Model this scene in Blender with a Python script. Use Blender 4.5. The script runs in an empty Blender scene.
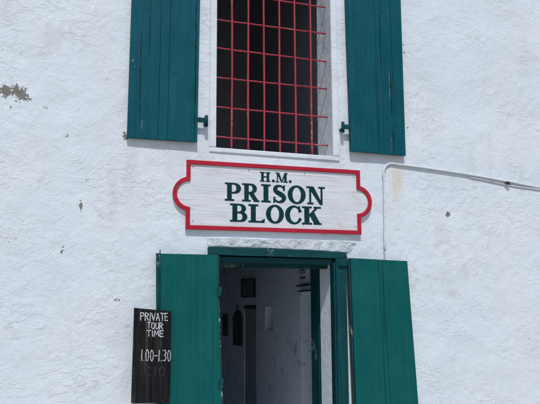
import bpy, bmesh, math, random
import numpy as np
from mathutils import Vector, Matrix

random.seed(7)
S = bpy.context.scene
COL = S.collection

# ------------------------------------------------------------------ camera
# solved from the vanishing points of the photograph (540 x 404)
CX, CY = 270.0, 202.0
VH = (2360.0, 307.0)            # wall's horizontal direction
VV = (248.0, -4280.0)           # verticals
f = math.sqrt(-((VH[0]-CX)*(VV[0]-CX) + (VH[1]-CY)*(VV[1]-CY)))
ex = Vector((VH[0]-CX, -(VH[1]-CY), -f)).normalized()
ez = Vector((VV[0]-CX, -(VV[1]-CY), -f)).normalized()
ez = (ez - ex*ez.dot(ex)).normalized()
ey = ez.cross(ex)
DIST, EYE = 5.6, 1.62
CAMROT = Matrix((ex, ey, ez))
CAMPOS = Vector((0, -DIST, EYE))
cam = bpy.data.cameras.new('camera')
cam_o = bpy.data.objects.new('camera', cam); COL.objects.link(cam_o)
cam.sensor_width = 36; cam.lens = 36*f/540; cam.clip_end = 500; cam.clip_start = .05
cam_o.matrix_world = Matrix.Translation(CAMPOS) @ CAMROT.to_4x4()
S.camera = cam_o

def at(px, py, Y=0.0):
    """measure: the point of the plane y = Y seen at a photo pixel"""
    d = CAMROT @ Vector((px-CX, -(py-CY), -f))
    t = (Y - CAMPOS.y)/d.y
    return CAMPOS + d*t
def atx(px, py, X):
    d = CAMROT @ Vector((px-CX, -(py-CY), -f))
    t = (X - CAMPOS.x)/d.x
    return CAMPOS + d*t

# ------------------------------------------------------------------ light
SUN_EL, SUN_AZ = math.radians(56), math.radians(-14)      # azimuth off the wall's normal, negative = from the left
sd = Vector((math.sin(SUN_AZ)*math.cos(SUN_EL), -math.cos(SUN_AZ)*math.cos(SUN_EL), math.sin(SUN_EL)))
sun = bpy.data.lights.new('sun', 'SUN'); sun.energy = 2.9; sun.angle = math.radians(.6); sun.color = (1, .96, .90)
sun_o = bpy.data.objects.new('sun', sun); COL.objects.link(sun_o)
sun_o.rotation_euler = sd.to_track_quat('Z', 'Y').to_euler()
W = bpy.data.worlds.new('World'); S.world = W; W.use_nodes = True
wn = W.node_tree
sky = wn.nodes.new('ShaderNodeTexSky'); sky.sky_type = 'NISHITA'; sky.sun_disc = False
sky.sun_elevation = SUN_EL; sky.sun_rotation = math.pi + SUN_AZ*-1
bg = wn.nodes['Background']; wn.links.new(sky.outputs[0], bg.inputs[0]); bg.inputs[1].default_value = .105
S.view_settings.view_transform = 'Standard'; S.view_settings.look = 'None'
S.view_settings.exposure = 0.0; S.view_settings.gamma = 1

# ------------------------------------------------------------------ materials
def mat(name, rough=.8, spec=.3):
    m = bpy.data.materials.new(name); m.use_nodes = True
    b = m.node_tree.nodes['Principled BSDF']
    b.inputs['Roughness'].default_value = rough; b.inputs['Specular IOR Level'].default_value = spec
    return m, m.node_tree, b
class G:
    """tiny node helper"""
    def __init__(s, nt): s.nt = nt
    def n(s, t, **k):
        n = s.nt.nodes.new(t)
        for a, v in k.items(): setattr(n, a, v)
        return n
    def put(s, sock, v):
        if isinstance(v, bpy.types.NodeSocket): s.nt.links.new(v, sock)
        elif v is not None:
            if sock.type == 'RGBA' and len(v) == 3: v = (*v, 1)
            sock.default_value = v
    def coord(s, scale=(1,1,1), loc=(0,0,0), rot=(0,0,0)):
        t = s.n('ShaderNodeNewGeometry'); m = s.n('ShaderNodeMapping')
        s.nt.links.new(t.outputs['Position'], m.inputs['Vector'])
        m.inputs['Scale'].default_value = scale; m.inputs['Location'].default_value = loc; m.inputs['Rotation'].default_value = rot
        return m.outputs[0]
    def noise(s, v, scale, detail=4, rough=.55, dist=0, lac=2):
        n = s.n('ShaderNodeTexNoise'); s.put(n.inputs['Vector'], v)
        n.inputs['Scale'].default_value = scale; n.inputs['Detail'].default_value = detail
        n.inputs['Roughness'].default_value = rough; n.inputs['Distortion'].default_value = dist; n.inputs['Lacunarity'].default_value = lac
        return n.outputs['Fac']
    def math(s, op, a, b=None, c=None, clamp=False):
        n = s.n('ShaderNodeMath', operation=op, use_clamp=clamp)
        s.put(n.inputs[0], a)
        if b is not None: s.put(n.inputs[1], b)
        if c is not None: s.put(n.inputs[2], c)
        return n.outputs[0]
    def ramp(s, v, a, b, lo=0., hi=1., smooth=True):
        n = s.n('ShaderNodeMapRange', interpolation_type='SMOOTHSTEP' if smooth else 'LINEAR')
        s.put(n.inputs[0], v); n.inputs[1].default_value = a; n.inputs[2].default_value = b
        n.inputs[3].default_value = lo; n.inputs[4].default_value = hi
        return n.outputs[0]
    def mix(s, fac, a, b, mode='MIX'):
        n = s.n('ShaderNodeMix', data_type='RGBA', blend_type=mode)
        s.put(n.inputs[0], fac); s.put(n.inputs[6], a); s.put(n.inputs[7], b)
        return n.outputs[2]
    def bump(s, h, dist, strength=1., normal=None):
        n = s.n('ShaderNodeBump'); s.put(n.inputs['Height'], h)
        n.inputs['Distance'].default_value = dist; n.inputs['Strength'].default_value = strength
        if normal: s.put(n.inputs['Normal'], normal)
        return n.outputs[0]
    def blob(s, c, r, pw=1.):
        """1 at point c falling to 0 at radii r (x, z), any y"""
        v = s.coord(scale=(1/r[0], 0, 1/r[1]), loc=(-c[0]/r[0], 0, -c[1]/r[1]))
        l = s.n('ShaderNodeVectorMath', operation='LENGTH'); s.put(l.inputs[0], v)
        return s.math('SUBTRACT', 1., l.outputs['Value'], clamp=True)

def plaster(name, tint, facade=False, inside=False, amt=1.0):
    m, nt, b = mat(name, .62, .35); g = G(nt)
    P = g.coord()
    # big soft trowel waves, wrinkled paint skin, ridges of peeling coats, pits
    big = g.noise(P, 3.2, 3, .5)
    wr = g.noise(g.coord(scale=(1, 1, 1.25), rot=(0, math.radians(35), 0)), 23, 5, .60, .55)
    fine = g.noise(P, 75, 4, .6)
    med = g.noise(P, 9, 4, .6, .6)
    rid = g.noise(g.coord(rot=(0, .5, 0), scale=(1, 1, 1.5)), 8.5, 5, .6, .8)
    rid = g.math('ABSOLUTE', g.math('SUBTRACT', rid, .5))
    rid = g.ramp(rid, 0, .022, 1, 0)
    flmask = g.ramp(g.noise(P, 1.6, 3, .6), .47, .60)
    ridm = g.math('MULTIPLY', rid, flmask)
    st = g.ramp(g.noise(g.coord(rot=(0, -.4, 0), scale=(1, 1, 1.6)), 11, 5, .60, .6), .475, .55)   # stepped coats of old paint
    stm = g.math('MULTIPLY', st, g.ramp(g.noise(P, 2.1, 2, .5), .46, .6))
    h = g.math('MULTIPLY', big, .9)
    rough_ = g.ramp(g.noise(P, 1.3, 4, .6), .40, .62, .15, 1.)
    wr = g.math('MULTIPLY', wr, rough_)
    lump = g.noise(g.coord(scale=(1, 1, 1.3), rot=(0, -.5, 0)), 38, 4, .55, .5)
    lump = g.math('MULTIPLY', lump, rough_)
    for s_, w in ((med, .68), (wr, .31), (lump, .17), (fine, .16), (ridm, .07), (stm, .14)):
        h = g.math('ADD', h, g.math('MULTIPLY', s_, w))
    nrm = g.bump(h, .0125*amt, .95)
    tone = g.noise(P, 1.1, 4, .6)
    c = g.mix(g.ramp(tone, .3, .7), tuple(x*.93 for x in tint), tint)
    dirt = g.ramp(g.math('MULTIPLY', g.noise(P, 14, 6, .7), g.ramp(g.noise(P, 2.3, 3, .6), .4, .75)), .30, .46)
    c = g.mix(g.math('MULTIPLY', dirt, .35), c, (.48, .50, .50))
    c = g.mix(g.ramp(g.noise(P, .8, 3, .55, .3), .42, .68, 0, .35), c, (tint[0]*1.03, tint[1]*.98, tint[2]*.93))
    streak = g.math('MULTIPLY', g.noise(g.coord(scale=(9, 9, .7)), 1, 4, .6), g.ramp(g.noise(P, .9, 2, .5), .45, .7))
    c = g.mix(g.ramp(streak, .32, .55, 0, .22), c, (.44, .46, .46))
    # tiny flecks where paint has popped
    fl = g.ramp(g.noise(P, 42, 2, .5), .735, .76)
    fl = g.math('MULTIPLY', fl, flmask)
    c = g.mix(g.math('MULTIPLY', fl, .7), c, (.20, .19, .17))
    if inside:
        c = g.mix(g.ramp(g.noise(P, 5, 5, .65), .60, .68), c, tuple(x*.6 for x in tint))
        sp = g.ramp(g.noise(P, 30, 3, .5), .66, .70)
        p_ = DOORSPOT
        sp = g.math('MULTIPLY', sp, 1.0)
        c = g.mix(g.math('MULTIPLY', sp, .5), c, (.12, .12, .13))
    if facade:
        n1 = g.noise(P, 22, 6, .65, .4); n2 = g.noise(P, 60, 4, .6)
        mask = None
        for (px, py, rx, rz, gain) in ((5, 92, .085, .065, 1.), (19, 93, .085, .085, 1.), (27, 99, .05, .03, .9), (40, 109, .12, .05, .5), (11, 107, .05, .05, .55),
                                 (8, 240, .10, .06, .55), (62, 252, .03, .06, .6), (81, 207, .016, .06, .9), (68, 136, .04, .03, .6),
                                 (87, 180, .04, .035, .62), (448, 214, .03, .03, 1.1), (474, 188, .03, .03, .7), (408, 128, .05, .03, .6), (119, 299, .06, .06, .55),
                                 (125, 137, .03, .05, .9), (404, 52, .02, .10, .7), (535, 130, .06, .06, .6)):
            p = at(px, py)
            bl = g.math('MULTIPLY', g.blob((p.x, p.z), (rx*1.4, rz*1.4)), gain*(.95 if gain > .84 else .86))
            mask = bl if mask is None else g.math('MAXIMUM', mask, bl)
        pe = g.math('ADD', mask, g.math('MULTIPLY', g.math('SUBTRACT', n1, .5), 1.5))
        pe = g.math('ADD', pe, g.math('MULTIPLY', g.math('SUBTRACT', n2, .5), 1.0))
        pe = g.math('MULTIPLY', pe, g.ramp(mask, .02, .1))
        pe = g.ramp(pe, .52, .57)
        c = g.mix(pe, c, g.mix(n2, (.10, .095, .082), (.25, .24, .21)))
        # rusty run-off under the conduit bend
        p = at(397, 186)
        s1 = g.math('MULTIPLY', g.blob((p.x, p.z+.05), (.13, .40)), g.noise(g.coord(scale=(3, 1, .6)), 12, 3, .6))
        c = g.mix(g.ramp(s1, .12, .48, 0, .60), c, (.62, .52, .36))
        p = at(420, 276); 
        s2 = g.math('MULTIPLY', g.blob((p.x, p.z), (.3, .16)), g.ramp(g.noise(P, 25, 5, .7), .5, .62))
        c = g.mix(g.math('MULTIPLY', s2, .8), c, (.45, .47, .47))
        # chips are a step down in the skin of paint
        nrm = g.bump(g.math('SUBTRACT', 1., pe), .004, 1., nrm)
    g.put(b.inputs['Base Color'], c); g.put(b.inputs['Normal'], nrm)
    return m
DOORSPOT = None

def paint(name, col, dark, grain_axis='z', wear=.0, wearcol=(.45, .45, .43), rough=.5, bumpd=.004, spec=.35, marks=()):
    m, nt, b = mat(name, rough, spec); g = G(nt)
    sc = {'z': (40, 40, 1.6), 'x': (1.6, 40, 40), 'y': (40, 1.6, 40)}[grain_axis]
    V = g.coord(scale=sc)
    gr = g.noise(V, 1, 5, .62, .25)
    g2 = g.noise(g.coord(scale=tuple(x*2.7 if x > 5 else x*1.3 for x in sc)), 1, 3, .6)
    bl = g.noise(g.coord(), 4, 4, .6)
    c = g.mix(g.ramp(gr, .35, .68), dark, col)
    c = g.mix(g.ramp(bl, .35, .75, 0, .25), c, tuple(min(1, x*1.35+.01) for x in col))
    # hairline checks along the grain
    ck = g.ramp(g.noise(g.coord(scale=tuple(x*1.2 if x > 5 else x*.35 for x in sc), loc=(3, 1, 7)), 1, 2, .5), .69, .72)
    c = g.mix(g.math('MULTIPLY', ck, .55), c, tuple(x*.25 for x in dark))
    if wear:
        w = g.math('MULTIPLY', g.noise(g.coord(), 38, 5, .7), g.ramp(g.noise(g.coord(), 3.5, 3, .6), .42, .7))
        w = g.ramp(w, .50-.25*wear, .54-.25*wear)
        c = g.mix(g.math('MULTIPLY', w, .85), c, wearcol)
    cks = None
    for (px, py, rx, rz, mc) in marks:
        p = at(px, py, -.055)
        q = g.math('MULTIPLY', g.blob((p.x, p.z), (rx, rz)), g.ramp(g.noise(g.coord(scale=(60, 60, 14)), 1, 3, .6), .36, .5))
        q = g.ramp(q, .08, .22)
        c = g.mix(g.math('MULTIPLY', q, .85), c, mc); cks = q if cks is None else g.math('MAXIMUM', cks, q)
    g.put(b.inputs['Base Color'], c)
    h = g.math('ADD', g.math('MULTIPLY', gr, .7), g.math('MULTIPLY', g2, .35))
    h = g.math('SUBTRACT', h, g.math('MULTIPLY', ck, .5))
    h = g.math('ADD', h, g.math('MULTIPLY', g.noise(g.coord(), 55, 3, .6), .25))
    if cks is not None: h = g.math('SUBTRACT', h, cks)
    g.put(b.inputs['Normal'], g.bump(h, bumpd, .7))
    g.put(b.inputs['Roughness'], g.ramp(bl, .3, .7, rough-.08, rough+.12))
    return m

M = {}
M['plaster'] = plaster('white_plaster', (.665, .735, .815), facade=True)
M['trim_plaster'] = plaster('trim_plaster', (.665, .735, .815), amt=.8)
M['ledge_plaster'] = plaster('old_mortar', (.63, .69, .76), amt=1.2)
M['inner_plaster'] = plaster('inner_plaster', (.70, .80, .90), inside=True, amt=.8)
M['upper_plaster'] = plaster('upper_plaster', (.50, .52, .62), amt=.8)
M['teal_shutter'] = paint('teal_shutter_paint', (.002, .082, .112), (.002, .064, .090), wear=.1, wearcol=(.01, .05, .06), spec=.12, marks=((391, 92, .007, .28, (.003, .010, .012)), (389.6, 85, .005, .16, (.14, .21, .22)), (393, 140, .008, .16, (.003, .010, .012)), (392, 143, .004, .07, (.14, .21, .22)), (142, 124, .006, .05, (.14, .21, .22)), (140.6, 70, .005, .5, (.003, .010, .012)), (195.5, 60, .005, .7, (.003, .010, .012)), (133, 60, .010, .014, (.14, .21, .22)), (134.5, 66, .006, .01, (.14, .21, .22)), (380, 40, .004, .35, (.003, .010, .012)), (150, 30, .004, .3, (.003, .010, .012))))
M['teal_door'] = paint('teal_door_paint', (.002, .098, .097), (.002, .080, .082), wear=.0, spec=.12)
M['teal_frame'] = paint('teal_frame_paint', (.002, .062, .070), (.002, .038, .046), wear=.25, wearcol=(.12, .18, .19), bumpd=.006, spec=.15)
M['teal_frame_x'] = paint('teal_lintel_paint', (.002, .062, .070), (.002, .038, .046), 'x', wear=.2, wearcol=(.12, .18, .19), bumpd=.006, spec=.15)
M['worn_edge'] = paint('worn_edge', (.015, .06, .065), (.008, .025, .03), wear=.25, wearcol=(.42, .42, .40))
M['red'] = paint('red_border_paint', (.42, .014, .036), (.35, .010, .028), 'x', wear=.12, wearcol=(.30, .05, .06), bumpd=.002, rough=.5, spec=.2)
M['bar'] = paint('red_bar_paint', (.40, .040, .070), (.32, .03, .05), 'z', wear=.1, wearcol=(.35, .2, .2), bumpd=.001)
M['letter'] = paint('dark_green_letter_paint', (.003, .040, .042), (.002, .028, .030), 'x', bumpd=.0008, spec=.12)
M['pipe'] = paint('pipe_paint', (.66, .69, .74), (.54, .57, .62), 'x', wear=.3, wearcol=(.35, .35, .34), bumpd=.001)
M['black_frame'] = paint('black_frame', (.012, .012, .015), (.008, .008, .01), bumpd=.001)

def sign_mat():
    m, nt, b = mat('weathered_white_boards', .6, .3); g = G(nt)
    V = g.coord(scale=(1.5, 60, 62)); gr = g.noise(V, 1, 5, .65, .3)
    V2 = g.coord(scale=(3.0, 60, 150), loc=(5, 0, 3)); g2 = g.noise(V2, 1, 3, .6, .2)
    bl = g.noise(g.coord(scale=(1, 1, 2.5)), 4.5, 4, .6)
    c = g.mix(g.ramp(g2, .40, .62), (.58, .61, .665), (.67, .71, .78))
    c = g.mix(g.ramp(g.noise(g.coord(scale=(1, 1, 2)), 6, 5, .65), .52, .72, 0, .4), c, (.50, .44, .38))
    w = g.math('MULTIPLY', g.ramp(gr, .55, .66), g.ramp(bl, .42, .64))
    c = g.mix(g.math('MULTIPLY', w, .75), c, (.44, .37, .30))
    ln = g.ramp(g2, .355, .33)
    c = g.mix(g.math('MULTIPLY', g.ramp(g2, .36, .32), .55), c, (.33, .34, .36))
    g.put(b.inputs['Base Color'], c)
    g.put(b.inputs['Normal'], g.bump(g.math('ADD', gr, g2), .003, .7))
    return m
M['sign'] = sign_mat()
def board_mat():
    m, nt, b = mat('chalkboard_wood', .75, .12); g = G(nt)
    gr = g.noise(g.coord(scale=(38, 38, 1.8)), 1, 5, .65, .4)
    bl = g.noise(g.coord(scale=(1, 1, .5)), 5, 3, .6)
    c = g.mix(g.ramp(gr, .4, .66), (.006, .007, .010), (.020, .019, .020))
    c = g.mix(g.math('MULTIPLY', g.ramp(gr, .54, .64), g.ramp(bl, .45, .6)), c, (.105, .082, .065))
    g.put(b.inputs['Base Color'], c); g.put(b.inputs['Normal'], g.bump(gr, .003, .8))
    return m
M['board'] = board_mat()
def chalk_mat():
    m, nt, b = mat('chalk', .9, .1); g = G(nt)
    n = g.noise(g.coord(), 110, 3, .7)
    g.put(b.inputs['Base Color'], g.mix(g.ramp(n, .42, .56), (.22, .22, .24), (.68, .70, .75)))
    return m
M['chalk'] = chalk_mat()
def faint_mat():
    m, nt, b = mat('faint_chalk', .9, .1); g = G(nt)
    n = g.noise(g.coord(), 90, 3, .7)
    g.put(b.inputs['Base Color'], g.mix(g.ramp(n, .4, .6), (.022, .022, .025), (.06, .06, .065)))
    return m
M['faint'] = faint_mat()
def simple(name, col, rough=.7, var=.25, sc=12, bd=.002):
    m, nt, b = mat(name, rough); g = G(nt)
    n = g.noise(g.coord(), sc, 5, .6)
    g.put(b.inputs['Base Color'], g.mix(g.ramp(n, .3, .7), tuple(x*(1-var) for x in col), col))
    g.put(b.inputs['Normal'], g.bump(n, bd, .8))
    return m
M['paper'] = simple('aged_paper', (.20, .21, .24), .7)
M['dark_plaque'] = simple('dark_plaque', (.05, .053, .062), .6)
M['ink'] = simple('ink', (.09, .09, .10), .8)
M['notice'] = simple('notice_white', (.78, .78, .84), .6)
M['screw'] = simple('screw', (.03, .03, .032), .5)
M['paving'] = simple('paving', (.46, .43, .38), .9, .3, 6, .01)
M['floor'] = simple('stone_floor', (.80, .79, .76), .85, .3, 5, .01)
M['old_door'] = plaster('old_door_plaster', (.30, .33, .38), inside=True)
M['dark_wood'] = simple('dark_boards', (.035, .033, .034), .7)
M['roof'] = simple('roof', (.3, .3, .3), .9)
M['white_metal'] = simple('white_metal', (.6, .62, .64), .5)

# ------------------------------------------------------------------ objects
def link(name, me, m=None, parent=None):
    o = bpy.data.objects.new(name, me); COL.objects.link(o)
    if m is not None:
        me.materials.clear(); me.materials.append(m)
    if parent: o.parent = parent; o.matrix_parent_inverse = Matrix.Translation(parent_world(parent)).inverted()
    return o
def parent_world(o):
    return o.location.copy() if o.type == 'EMPTY' else Vector((0, 0, 0))   # meshes keep world coordinates
def tag(o, label=None, cat=None, group=None, kind=None):
    for k, v in (('label', label), ('category', cat), ('group', group), ('kind', kind)):
        if v: o[k] = v
    return o
def empty(name, loc, label, cat, group=None):
    o = bpy.data.objects.new(name, None); COL.objects.link(o); o.location = loc; o.empty_display_size = .1
    return tag(o, label, cat, group)

class MB:
    def __init__(s): s.bm = bmesh.new()
    def box(s, a, b, bev=0):
        a, b = Vector(a), Vector(b)
        q = bmesh.ops.create_cube(s.bm, size=1)['verts']
        for v in q:
            v.co = Vector((a[i]+(b[i]-a[i])*(v.co[i]+.5) for i in range(3)))
        if bev:
            ed = list({e for v in q for e in v.link_edges})
            bmesh.ops.bevel(s.bm, geom=ed, offset=bev, segments=2, affect='EDGES', profile=.5)
        return s
    def prism(s, pts, dy, bev=0):
        """polygon given by its FRONT points (facing -y), extruded back by dy"""
        fr = [s.bm.verts.new(p) for p in pts]
        bk = [s.bm.verts.new(Vector(p)+Vector((0, dy, 0))) for p in pts]
        n = len(pts)
        f1 = s.bm.faces.new(fr); s.bm.faces.new(bk[::-1])
        for i in range(n):
            s.bm.faces.new((fr[i], bk[i], bk[(i+1) % n], fr[(i+1) % n]))
        if bev:
            ed = [e for e in f1.edges]
            bmesh.ops.bevel(s.bm, geom=ed, offset=bev, segments=2, affect='EDGES', profile=.5)
        return s
    def tube(s, pts, r, seg=12, cap=True, jit=0):
        pts = [Vector(p) for p in pts]; rings = []
        n = len(pts); up = None
        for i, p in enumerate(pts):
            t = (pts[min(i+1, n-1)]-pts[max(i-1, 0)]).normalized()
            if up is None:
                up = t.orthogonal().normalized()
            up = (up - t*up.dot(t)).normalized(); w = t.cross(up)
            rr = r[i] if isinstance(r, (list, tuple)) else r
            rr *= 1+random.uniform(-jit, jit)
            rings.append([s.bm.verts.new(p+(up*math.cos(a)+w*math.sin(a))*rr) for a in [2*math.pi*k/seg for k in range(seg)]])
        for A, B in zip(rings, rings[1:]):
            for k in range(seg):
                s.bm.faces.new((A[k], A[(k+1) % seg], B[(k+1) % seg], B[k])).smooth = True
        if cap:
            s.bm.faces.new(rings[0][::-1]); s.bm.faces.new(rings[-1])
        return s
    def build(s, name, m, parent=None):
        bmesh.ops.recalc_face_normals(s.bm, faces=s.bm.faces)
        me = bpy.data.meshes.new(name); s.bm.to_mesh(me); s.bm.free()
        return link(name, me, m, parent)

# value noise for real surface relief
def vnoise(x, y, seed=0):
    rng = np.random.RandomState(seed); T = rng.rand(256, 256)
    xi = np.floor(x).astype(int); yi = np.floor(y).astype(int)
    fx = x-xi; fy = y-yi; fx = fx*fx*(3-2*fx); fy = fy*fy*(3-2*fy)
    a = T[xi % 256, yi % 256]; b = T[(xi+1) % 256, yi % 256]; c = T[xi % 256, (yi+1) % 256]; d = T[(xi+1) % 256, (yi+1) % 256]
    return (a*(1-fx)+b*fx)*(1-fy)+(c*(1-fx)+d*fx)*fy - .5
def fbm(x, y, f0, n, seed=0, g=.5):
    r = 0; a = 1
    for k in range(n):
        r = r + a*vnoise(x*f0*2**k+17.3*k, y*f0*2**k+5.1*k, seed+k); a *= g
    return r

def holed(us, vs, holes, t, mapf, disp=None):
    """a slab over the grid us x vs with rectangular holes; mapf(u, v, w) -> world, w = depth into the slab"""
    us = sorted(set([round(u, 5) for u in us] + [round(h[i], 5) for h in holes for i in (0, 1)]))
    vs = sorted(set([round(v, 5) for v in vs] + [round(h[i], 5) for h in holes for i in (2, 3)]))
    nu, nv = len(us), len(vs)
    U, V = np.meshgrid(np.array(us), np.array(vs), indexing='ij')
    D = disp(U, V) if disp else np.zeros_like(U)
    verts = []; faces = []
    idx = -np.ones((nu, nv, 2), int)
    def vid(i, j, k):
        if idx[i, j, k] < 0:
            idx[i, j, k] = len(verts); verts.append(mapf(us[i], vs[j], t if k else -D[i, j]))
        return int(idx[i, j, k])
    solid = np.ones((nu-1, nv-1), bool)
    for i in range(nu-1):
        for j in range(nv-1):
            cu, cv = (us[i]+us[i+1])/2, (vs[j]+vs[j+1])/2
            for h in holes:
                if h[0] < cu < h[1] and h[2] < cv < h[3]: solid[i, j] = False
    for i in range(nu-1):
        for j in range(nv-1):
            if not solid[i, j]: continue
            faces.append((vid(i, j, 0), vid(i+1, j, 0), vid(i+1, j+1, 0), vid(i, j+1, 0)))
            if i == 0 or not solid[i-1, j]: faces.append((vid(i, j, 0), vid(i, j+1, 0), vid(i, j+1, 1), vid(i, j, 1)))
            if i == nu-2 or not solid[i+1, j]: faces.append((vid(i+1, j, 0), vid(i+1, j, 1), vid(i+1, j+1, 1), vid(i+1, j+1, 0)))
            if j == 0 or not solid[i, j-1]: faces.append((vid(i, j, 0), vid(i, j, 1), vid(i+1, j, 1), vid(i+1, j, 0)))
            if j == nv-2 or not solid[i, j+1]: faces.append((vid(i, j+1, 0), vid(i+1, j+1, 0), vid(i+1, j+1, 1), vid(i, j+1, 1)))
            faces.append((vid(i, j, 1), vid(i, j+1, 1), vid(i+1, j+1, 1), vid(i+1, j, 1)))
    me = bpy.data.meshes.new('slab'); me.from_pydata([tuple(v) for v in verts], [], faces); me.update()
    return me

# ------------------------------------------------------------------ measured layout
XL = at(218, 330).x; XR = at(337.2, 330).x                    # door opening
ZD = at(280, 252.5).z                                            # its head
WT = .28                                                       # facade thickness
WXL = at(216.5, 80).x; WXR = at(331.2, 80).x; WZ0 = at(270, 151.5).z; WZ1 = WZ0+1.95
x0v, x1v = at(-6, 200).x, at(546, 200).x
print('door', XL, XR, ZD, 'win', WXL, WXR, WZ0, 'view x', x0v, x1v, 'z', at(0, 404).z, at(270, 0).z, 'f', f)

B = empty('prison_building', ((XL+XR)/2, 0, 0), 'white rough plastered building with teal shutters and an open double door', 'building')

# facade: fine grid where the camera looks, coarse elsewhere
bx0, bx1 = x0v-3.5, x1v+3.5; bz1 = WZ1+1.6
ux = list(np.arange(x0v-.6, x1v+.8, .016)) + list(np.linspace(bx0, x0v-.6, 12)) + list(np.linspace(x1v+.8, bx1, 12))
vz = list(np.arange(.5, 4.7, .016)) + list(np.linspace(0, .5, 6)) + list(np.linspace(4.7, bz1, 8))
def fdisp(U, V):
    d = .022*fbm(U, V, 1.1, 2, 3) + .006*fbm(U, V, 4, 2, 11) + .0012*fbm(U+.5*V, V, 15, 2, 21, .6)
    def near(h):
        dx = np.maximum(np.maximum(h[0]-U, U-h[1]), 0); dz = np.maximum(np.maximum(h[2]-V, V-h[3]), 0)
        return np.clip(np.sqrt(dx*dx+dz*dz)/.12, 0, 1)
    return d*near((XL, XR, 0, ZD))*near((WXL, WXR, WZ0, WZ1))
FH = [(XL, XR, 0.06, ZD), (WXL, WXR, WZ0, WZ1)]
me = holed(ux, vz, FH, WT, lambda u, v, w: (u, w, v), fdisp)
for p in me.polygons: p.use_smooth = abs(p.normal.y) > .5 and p.area < .001
link('wall', me, M['plaster'], B)

BD = 8.0
XRW = XR + .145; XLW = XL-.22; ZC = WZ0-.55
# body of the building
m = MB()
m.box((bx0, WT+.002, 0), (bx0+.4, BD, bz1)); m.box((bx1-.4, WT+.002, 0), (bx1, BD, bz1)); m.box((bx0+.402, BD-.4, 0), (bx1-.402, BD, bz1))
m.build('outer_wall', M['trim_plaster'], B)
MB().box((bx0-.15, -.15, bz1+.002), (bx1+.15, BD+.15, bz1+.25)).build('roof', M['roof'], B)
MB().box((bx0+.402, WT+.002, ZC), (bx1-.402, BD-.402, ZC+.25)).build('upper_floor', M['dark_wood'], B)
# upstairs partition walls, dim
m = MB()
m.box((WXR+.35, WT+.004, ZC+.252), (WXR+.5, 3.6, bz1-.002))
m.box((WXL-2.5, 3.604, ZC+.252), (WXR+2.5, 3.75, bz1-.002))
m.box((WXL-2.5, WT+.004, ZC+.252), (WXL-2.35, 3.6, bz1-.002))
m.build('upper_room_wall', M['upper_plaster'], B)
# ground-floor passage; unseen left wall moved in, floor paled, to bounce sun inside
m = MB()
m.box((XLW-.2, WT+.004, .062), (XLW, 5.2, ZC-.002)); m.box((XLW, 5.0, .062), (XRW+.9, 5.2, ZC-.002))
m.build('passage_wall', M['inner_plaster'], B)
MB().box((XLW-.2, -.02, .0), (XRW+1.2, 5.2, .055)).build('passage_floor', M['floor'], B)
def yx(px): return atx(px, 300, XRW).y
def zx(px, py): return atx(px, py, XRW).z
y300 = yx(300.5)
YW = .504
Hs = [(yx(273.2), yx(265.0), zx(269, 330.5), zx(269, 306.5)),                # small niche
      (yx(256.0), yx(244.5), .062, zx(250, 305)),                            # doorway
      (YW+.10, y300, .062, zx(306, 291)),]                                 # opening beside the entrance
me = holed(list(np.linspace(YW, 5.0, 110)), list(np.linspace(.058, ZC-.004, 60)), Hs, .30,
           lambda u, v, w: (XRW+w, u, v), lambda U, V: .007*fbm(U, V, 2, 4, 5))
link('passage_wall', me, M['inner_plaster'], B)
m = MB()
m.box((XRW+.10, Hs[0][0]-.05, Hs[0][2]-.05), (XRW+.29, Hs[0][1]+.05, Hs[0][3]+.05))
m.build('niche_back', M['inner_plaster'], B)
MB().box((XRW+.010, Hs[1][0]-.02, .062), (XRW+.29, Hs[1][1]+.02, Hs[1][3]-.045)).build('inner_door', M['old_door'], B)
MB().box((XRW-.004, Hs[1][0]-.01, Hs[1][3]-.043), (XRW+.29, Hs[1][1]+.01, Hs[1][3]-.002)).build('inner_lintel', M['dark_wood'], B)
MB().box((XRW+.85, YW, .062), (XRW+1.0, 3.0, ZC-.004)).build('passage_wall', M['inner_plaster'], B)

S.cycles.diffuse_bounces = 8; S.cycles.max_bounces = 12
# ------------------------------------------------------------------ window
def face_poly(mb, pts, y, t, bev=0): mb.prism([(p.x, y, p.z) for p in pts], t, bev)
bw = at(216.5, 80).x-at(198.5, 80).x; bwr = at(347.5, 80).x-WXR
m = MB(); sy = -.014
sl, sr, sb = WXL-at(209.5, 80).x, at(337.5, 80).x-WXR, .042
sl = WXL-at(209.5, 80).x
m.prism([(WXL-sl, sy, WZ0-sb), (WXR+sr, sy, WZ0-sb), (WXR+sr, sy, WZ0-.002), (WXL-sl, sy, WZ0-.002)], .03, .007)
m.prism([(WXL-sl, sy, WZ0), (WXL-.001, sy, WZ0), (WXL-.001, sy, WZ1), (WXL-sl, sy, WZ1)], .03, .007)
m.prism([(WXR+.001, sy, WZ0), (WXR+sr, sy, WZ0), (WXR+sr, sy, WZ1), (WXR+.001, sy, WZ1)], .03, .007)
m.prism([(WXL-sl, sy, WZ1+.002), (WXR+sr, sy, WZ1+.002), (WXR+sr, sy, WZ1+sb), (WXL-sl, sy, WZ1+sb)], .03, .007)
win = m.build('window', M['trim_plaster'], B)
m = MB(); b0, b1 = .05, WT+.003
vs_ = [m.bm.verts.new(c) for c in ((WXR, b0, WZ0+.001), (WXR-.018, b1, WZ0+.001), (WXR, b1, WZ0+.001), (WXR, b0, WZ1-.001), (WXR-.004, b1, WZ1-.001), (WXR, b1, WZ1-.001))]
for q in ((0, 1, 2), (3, 5, 4), (0, 3, 4, 1), (1, 4, 5, 2)): m.bm.faces.new([vs_[k] for k in q])
m.build('splayed_reveal', M['trim_plaster'], win)
win['label'] = 'barred window with flat white plaster surround'
BY = .085
zb = [at(217.5, y, BY).z for y in (136.4, 106.8, 77.3, 47.8, 19.5)]
stp = (zb[4]-zb[0])/4
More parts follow.
